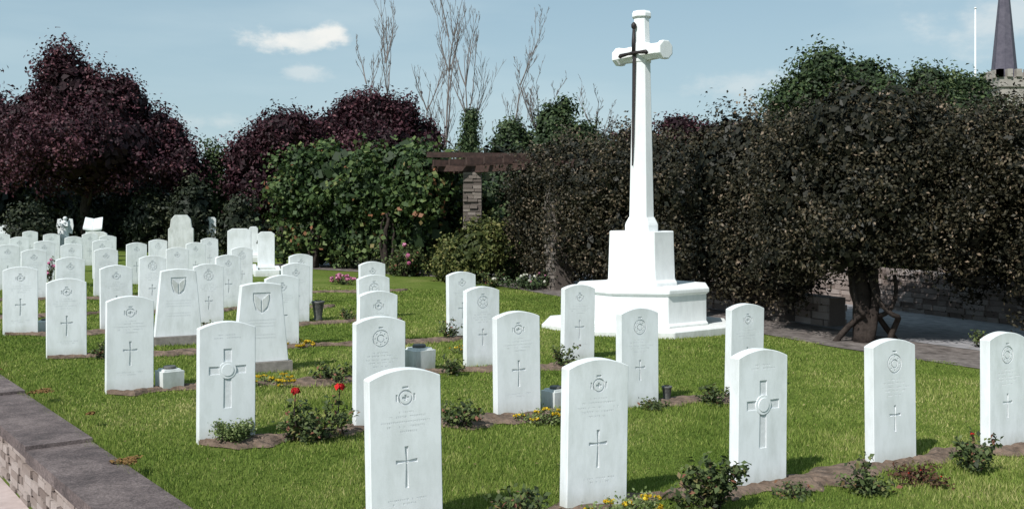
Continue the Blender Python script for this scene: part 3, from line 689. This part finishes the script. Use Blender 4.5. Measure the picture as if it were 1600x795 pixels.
e=empty('angel_statue',(px2x(100,31),31,gz(px2x(100,31),31))); e.scale=(.95,.95,.93); bm=bmesh.new()
bm_box(bm,(0,0,.28),(.42,.36,.56)); bm_box(bm,(0,0,.05),(.6,.5,.12)); bevel(bm,.01,1); obj_bm('pedestal',bm,M_STONE,e)
bm=bmesh.new(); bm_tube(bm,[(0,0,.56),(0,0,.62),(.02,0,.85),(.02,0,1.02),(.02,0,1.10),(.03,0,1.14)],[.17,.16,.11,.10,.09,.035],12)
bmesh.ops.create_icosphere(bm,subdivisions=2,radius=.07,matrix=Matrix.Translation((.04,-.01,1.19)))
for s_ in (-1,1):
    bm_tube(bm,[(s_*.09,0,1.06),(s_*.14,-.08,.93),(s_*.03,-.15,.97)],[.035,.03,.02],7)
    extr(bm,[(s_*.03,.9),(s_*.1,.75),(s_*.22,.68),(s_*.27,.95),(s_*.24,1.17),(s_*.14,1.19),(s_*.05,1.05)],.07,.10)
bmesh.ops.recalc_face_normals(bm,faces=bm.faces); obj_bm('figure',bm,M_STONE,e)

# ---------------- grave vases -----------------
def gpos(px,py): # ground point
    d=EYE*F/(py-325-0.02*(px-800)); return px2x(px,d),d
def vase(px,py,kind,s=1.0):
    x,y=gpos(px,py); e=empty('stone_flower_vase' if kind=='stone' else 'metal_flower_vase',(x,y,gz(x,y))); e.scale=(s,s,s); e.rotation_euler=(0,0,RA+.2)
    bm=bmesh.new()
    if kind=='stone':
        bm_box(bm,(0,0,.08),(.18,.18,.16),0,0,1.05); bevel(bm,.014,2); bm_box(bm,(0,0,.168),(.15,.15,.016),0,0,.96); obj_bm('block',bm,M_STONE2,e)
        bm=bmesh.new(); bm_tube(bm,[(0,0,.17),(0,0,.188),(0,0,.20)],[.05,.056,.05],14); obj_bm('flower_holder',bm,M_POTD,e)
    else:
        bm_tube(bm,[(0,0,0),(0,0,.02),(0,0,.05),(0,0,.22),(0,0,.235),(0,0,.25)],[.055,.06,.05,.075,.085,.08],16,True); obj_bm('body',bm,M_POTD,e)
        bm=bmesh.new()
        for k in range(6): 
            a=k*1.05; bm_tube(bm,[(0,0,.24),(.04*math.cos(a),.04*math.sin(a),.27)],[.006,.004],4)
        obj_bm('stems',bm,M_BARK,e)
vase(265,607,'stone'); vase(655,577,'stone',1.25); vase(868,637,'stone',.9); vase(497,501,'metal',1.1); vase(1042,628,'metal',.55); vase(70,517,'stone',.8); vase(330,548,'stone',.5)

# ---------------- bed plants -----------------
def bush(name,px,py,wpx,hpx,leafm,n,size,fl=None,open_=.5):
    x,y=gpos(px,py); g=gz(x,y); s=y/F; r=wpx*s/2; h=hpx*s; e=empty(name); rd=random.Random(int(px+py))
    bm=bmesh.new(); tips=[]; C=[]
    for k in range(int(8+r*30)):
        a=rd.uniform(0,6.28); rr=r*1.15*math.sqrt(rd.random()); hh=h*rd.uniform(.3,1.12)*(1-.3*(rr/r/1.15)**2)
        p0=Vector((x+rd.uniform(-.03,.03),y+rd.uniform(-.03,.03),g-.02)); p2=Vector((x+rr*math.cos(a),y+rr*math.sin(a),g+hh)); p1=p0.lerp(p2,.55)+Vector((0,0,h*.08))
        bm_tube(bm,[p0,p1,p2],[.005,.0035,.002],4,False); tips.append(p2)
        C.append((p0,p1,p2))
    obj_bm('stems',bm,M_BARK,e)
    P=np.zeros((n,3)); 
    for i in range(n):
        a,b,c=C[rd.randrange(len(C))]; q=rd.uniform(.15,1)**.7
        p=a.lerp(b,q*2) if q<.5 else b.lerp(c,q*2-1)
        P[i]=p
    P+=rand_dirs(n)*(rng.random(n)[:,None]*.045+.01)*(1+r); P[:,2]=np.maximum(P[:,2],g+.01)
    N=rand_dirs(n)*.7+np.array([-.1,-.2,.7]); N/=np.linalg.norm(N,axis=1,keepdims=True)
    V,T_=leaves(P,N,size,np.clip(rng.normal(.5,.28,n),0,1),.6); poly_np('leaves',V,4,leafm,T_,e)
    if fl:
        fm,fn,fs=fl; PP=[];NN=[]
        for k in range(fn):
            t=tips[rd.randrange(len(tips))]+Vector((rd.uniform(-.03,.03),rd.uniform(-.03,.03),fs*.4))
            for j in range(16):
                dd=rand_dirs(1)[0]; PP.append(np.array(t)+dd*fs*.32); NN.append(dd)
        V,T_=leaves(np.array(PP),np.array(NN),fs*.8,rng.random(len(PP)),.9); poly_np('blooms',V,4,fm,T_,e)
    return e
B=bush
B('rose_bush',1115,797,125,90,L_ROSE,950,.040); B('rose_bush',1350,770,75,50,L_ROSE,420,.036); B('rose_bush',1525,737,80,64,L_ROSE,500,.038,(P_RED,2,.018))
B('rose_bush',818,812,100,52,L_ROSE,520,.038); B('rose_bush',503,687,92,58,L_ROSE,760,.038); B('rose_bush',460,687,45,40,L_ROSE,200,.036)
B('rose_bush',720,670,66,44,L_ROSE,420,.038); B('rose_bush',525,595,66,38,L_ROSE,450,.038); B('rose_bush',878,574,40,44,L_ROSE,300,.038)
B('rose_bush',698,530,42,32,L_ROSE,260,.042); B('rose_bush',1118,632,56,34,L_ROSE,330,.037); B('rose_bush',706,584,50,30,L_ROSE,300,.037)
B('rose_bush',543,500,34,22,L_ROSE,220,.042); B('rose_bush',1025,640,50,18,L_ROSE,300,.032); B('rose_bush',1240,775,70,15,L_ROSE,220,.03)
B('rose_bush',330,520,36,24,L_ROSE,200,.042); B('rose_bush',160,560,32,24,L_ROSE,200,.042); B('rose_bush',1535,545,34,34,L_ROSE,200,.042)
B('rose_bush',600,672,40,16,L_ROSE,200,.032)
B('santolina_bush',365,692,64,44,L_BRIGHT,2200,.022); B('red_foliage_plant',1440,754,100,24,leafmat('reddish_leaves',[(0,(0.05,0.02,0.015)),(.6,(0.11,0.05,0.03)),(1,(0.10,0.11,0.04))]),700,.026,(P_RED,5,.012))
def redrose(px,py,base,hp):
    x,y=gpos(px,base); g=gz(x,y); e=empty('red_rose'); z=zz(py,y)
    bm=bmesh.new(); bm_tube(bm,[(x+.03,y,g),(x-.01,y,(g+z)/2),(x,y,z)],[.006,.005,.003],5); obj_bm('stem',bm,M_BARK,e)
    D=rand_dirs(40); D[:,2]=np.abs(D[:,2])*.7; 
    V,T_=leaves(np.array([x,y,z])+D*np.linspace(.008,hp,40)[:,None],D,.045,rng.random(40),.9); poly_np('petals',V,4,P_RED,T_,e)
    P=np.array([[x,y,g]])+np.stack([rng.normal(0,.02,24),rng.normal(0,.02,24),rng.uniform(.05,z-g-.04,24)],1); V,T_=leaves(P,rand_dirs(24),.05,rng.random(24)); poly_np('leaves',V,4,L_ROSE,T_,e)
redrose(531,605,684,.034); redrose(462,611,690,.027)
B('yellow_flower_clump',965,822,150,48,L_BRIGHT,1500,.022,(P_YEL,120,.018)); B('yellow_flower_clump',842,662,78,22,L_BRIGHT,900,.022,(P_YEL,90,.017))
B('yellow_flower_clump',427,602,62,14,L_BRIGHT,500,.02,(P_YEL,110,.019)); B('yellow_flower_clump',464,541,50,10,L_BRIGHT,400,.02,(P_YEL,110,.022))
B('yellow_flower_clump',720,552,30,10,L_BRIGHT,200,.02,(P_YEL,16,.02))
B('pink_flower_clump',540,444,48,14,L_ROSE,400,.04,(P_PINK,90,.055)); B('pink_flower_clump',78,440,14,45,L_ROSE,300,.04,(P_PINK,8,.06))
B('shrub_rose',632,432,40,62,L_ROSE,600,.07,(P_PINK,3,.10)); B('white_flower_clump',820,452,85,20,L_GREEN,900,.06,(P_WHITE,30,.055)); B('pink_flower_clump',850,452,40,30,L_GREEN,400,.06,(P_PINK,10,.045))
B('rose_bush',770,448,60,28,L_ROSE,500,.06); B('rose_bush',395,400,40,18,L_HEDGE,200,.06,(P_PINK,5,.08))
def shrub(px,d,py,wpx,m,n,size):
    x=px2x(px,d); z=zz(py,d); r=wpx*d/F/2; e=empty('golden_shrub')
    crown('foliage',[(x,d,z*.55,r*.9,r*.8,z*.5),(x-.2*r,d-.1,z*.35,r,r*.8,z*.4),(x+.2*r,d,z*.62,r*.6,r*.6,z*.38)],110,.2,n,size,m,e,zmin=.03,sprigs=.35,shell=(.6,1.15))
    bm=bmesh.new(); limbs(bm,(x,d,-.05),(x,d,z*.9),.03,8,.35,int(px)); obj_bm('stems',bm,M_BARK,e)
shrub(745,22.0,340,110,L_YEL,8000,.075); shrub(700,22.4,372,50,L_YEL,2300,.075); shrub(805,22.6,388,60,L_ROSE,3200,.075); shrub(640,24,390,60,L_ROSE,3000,.08)
shrub(600,25.5,395,80,L_HEDGE,3500,.08)

# ---------------- grass blades -----------------
n=560000
y=4.2*np.exp(rng.random(n)*math.log(20/4.2)); x=(rng.random(n)*1.14-.57)*y
v=x*WN[0]+y*WN[1]; keep=v>1.80
for i,(bx,by,L) in enumerate(beds):
    t=(x-bx)*RD[0]+(y-by)*RD[1]; o=(x-bx)*FN[0]+(y-by)*FN[1]
    a,b=bed_ab(i,t)
    keep&=~((t>.05)&(t<L-.05)&(o>b+.01)&(o<a-.01)&(rng.random(n)<.97))
P=offs(Q,-0.8)
for i in range(len(P)-1):
    ax_,ay=P[i]; dx,dy=P[i+1][0]-ax_,P[i+1][1]-ay; L=math.hypot(dx,dy); dx/=L; dy/=L
    t=(x-ax_)*dx+(y-ay)*dy; o=(x-ax_)*dy-(y-ay)*dx; keep&=~((t>-.3)&(t<L+.3)&(o>.1*np.sin(t*3)+.07*np.sin(t*9)+.05)&(o<5.4))
keep&=((x-cx+.09)**2+(y-cy)**2>1.28**2)
x,y=x[keep],y[keep]; n=len(x)
z=-0.02*12*np.tanh(x/12)
hgt=rng.uniform(.012,.032,n)*(1+.25*np.sin(x*2.1+y*1.3)); wd=.0022*np.maximum(1,y/4.5)*rng.uniform(.7,1.4,n)
tall=rng.random(n)<.012; hgt[tall]*=1.9
ang=rng.uniform(0,6.28,n); la=rng.uniform(0,6.28,n); le=hgt*rng.uniform(.1,.9,n)
p0=np.stack([x-wd*np.cos(ang),y-wd*np.sin(ang),z-.002],1); p1=np.stack([x+wd*np.cos(ang),y+wd*np.sin(ang),z-.002],1)
p2=np.stack([x+le*np.cos(la),y+le*np.sin(la),z+hgt],1)
# patchy growth from summed random waves
patch=np.full(n,.46)
for f,am in ((.9,.10),(1.9,.09),(3.7,.07),(7.5,.06),(15,.05)):
    for k in range(3):
        a=rng.uniform(0,6.28); ph=rng.uniform(0,6.28); patch+=am*.6*np.sin(f*(x*math.cos(a)+y*math.sin(a))+ph+1.5*np.sin(f*.6*(y*math.cos(a)-x*math.sin(a))+ph*2))
T_=np.clip(patch+rng.normal(0,.2,n),0,1)
poly_np('grass',np.stack([p0,p1,p2],1),3,L_GRASS,T_)
n=500; y=rng.uniform(5,14,n); x=(rng.random(n)*1.1-.55)*y; k=(x*WN[0]+y*WN[1])>2; x,y=x[k],y[k]; n=len(x)
N=rand_dirs(n)*.3+np.array([0,0,1.]); V,T_=leaves(np.stack([x,y,-0.24*np.tanh(x/12)+.03],1),N/np.linalg.norm(N,axis=1,keepdims=True),.022,rng.random(n))
poly_np('fallen_leaves',V,4,leafmat('dry_leaves',[(0,(0.16,0.11,0.05)),(1,(0.35,0.28,0.14))],0),T_)
print('faces',sum(len(o.data.polygons) for o in bpy.data.objects if o.type=='MESH'))
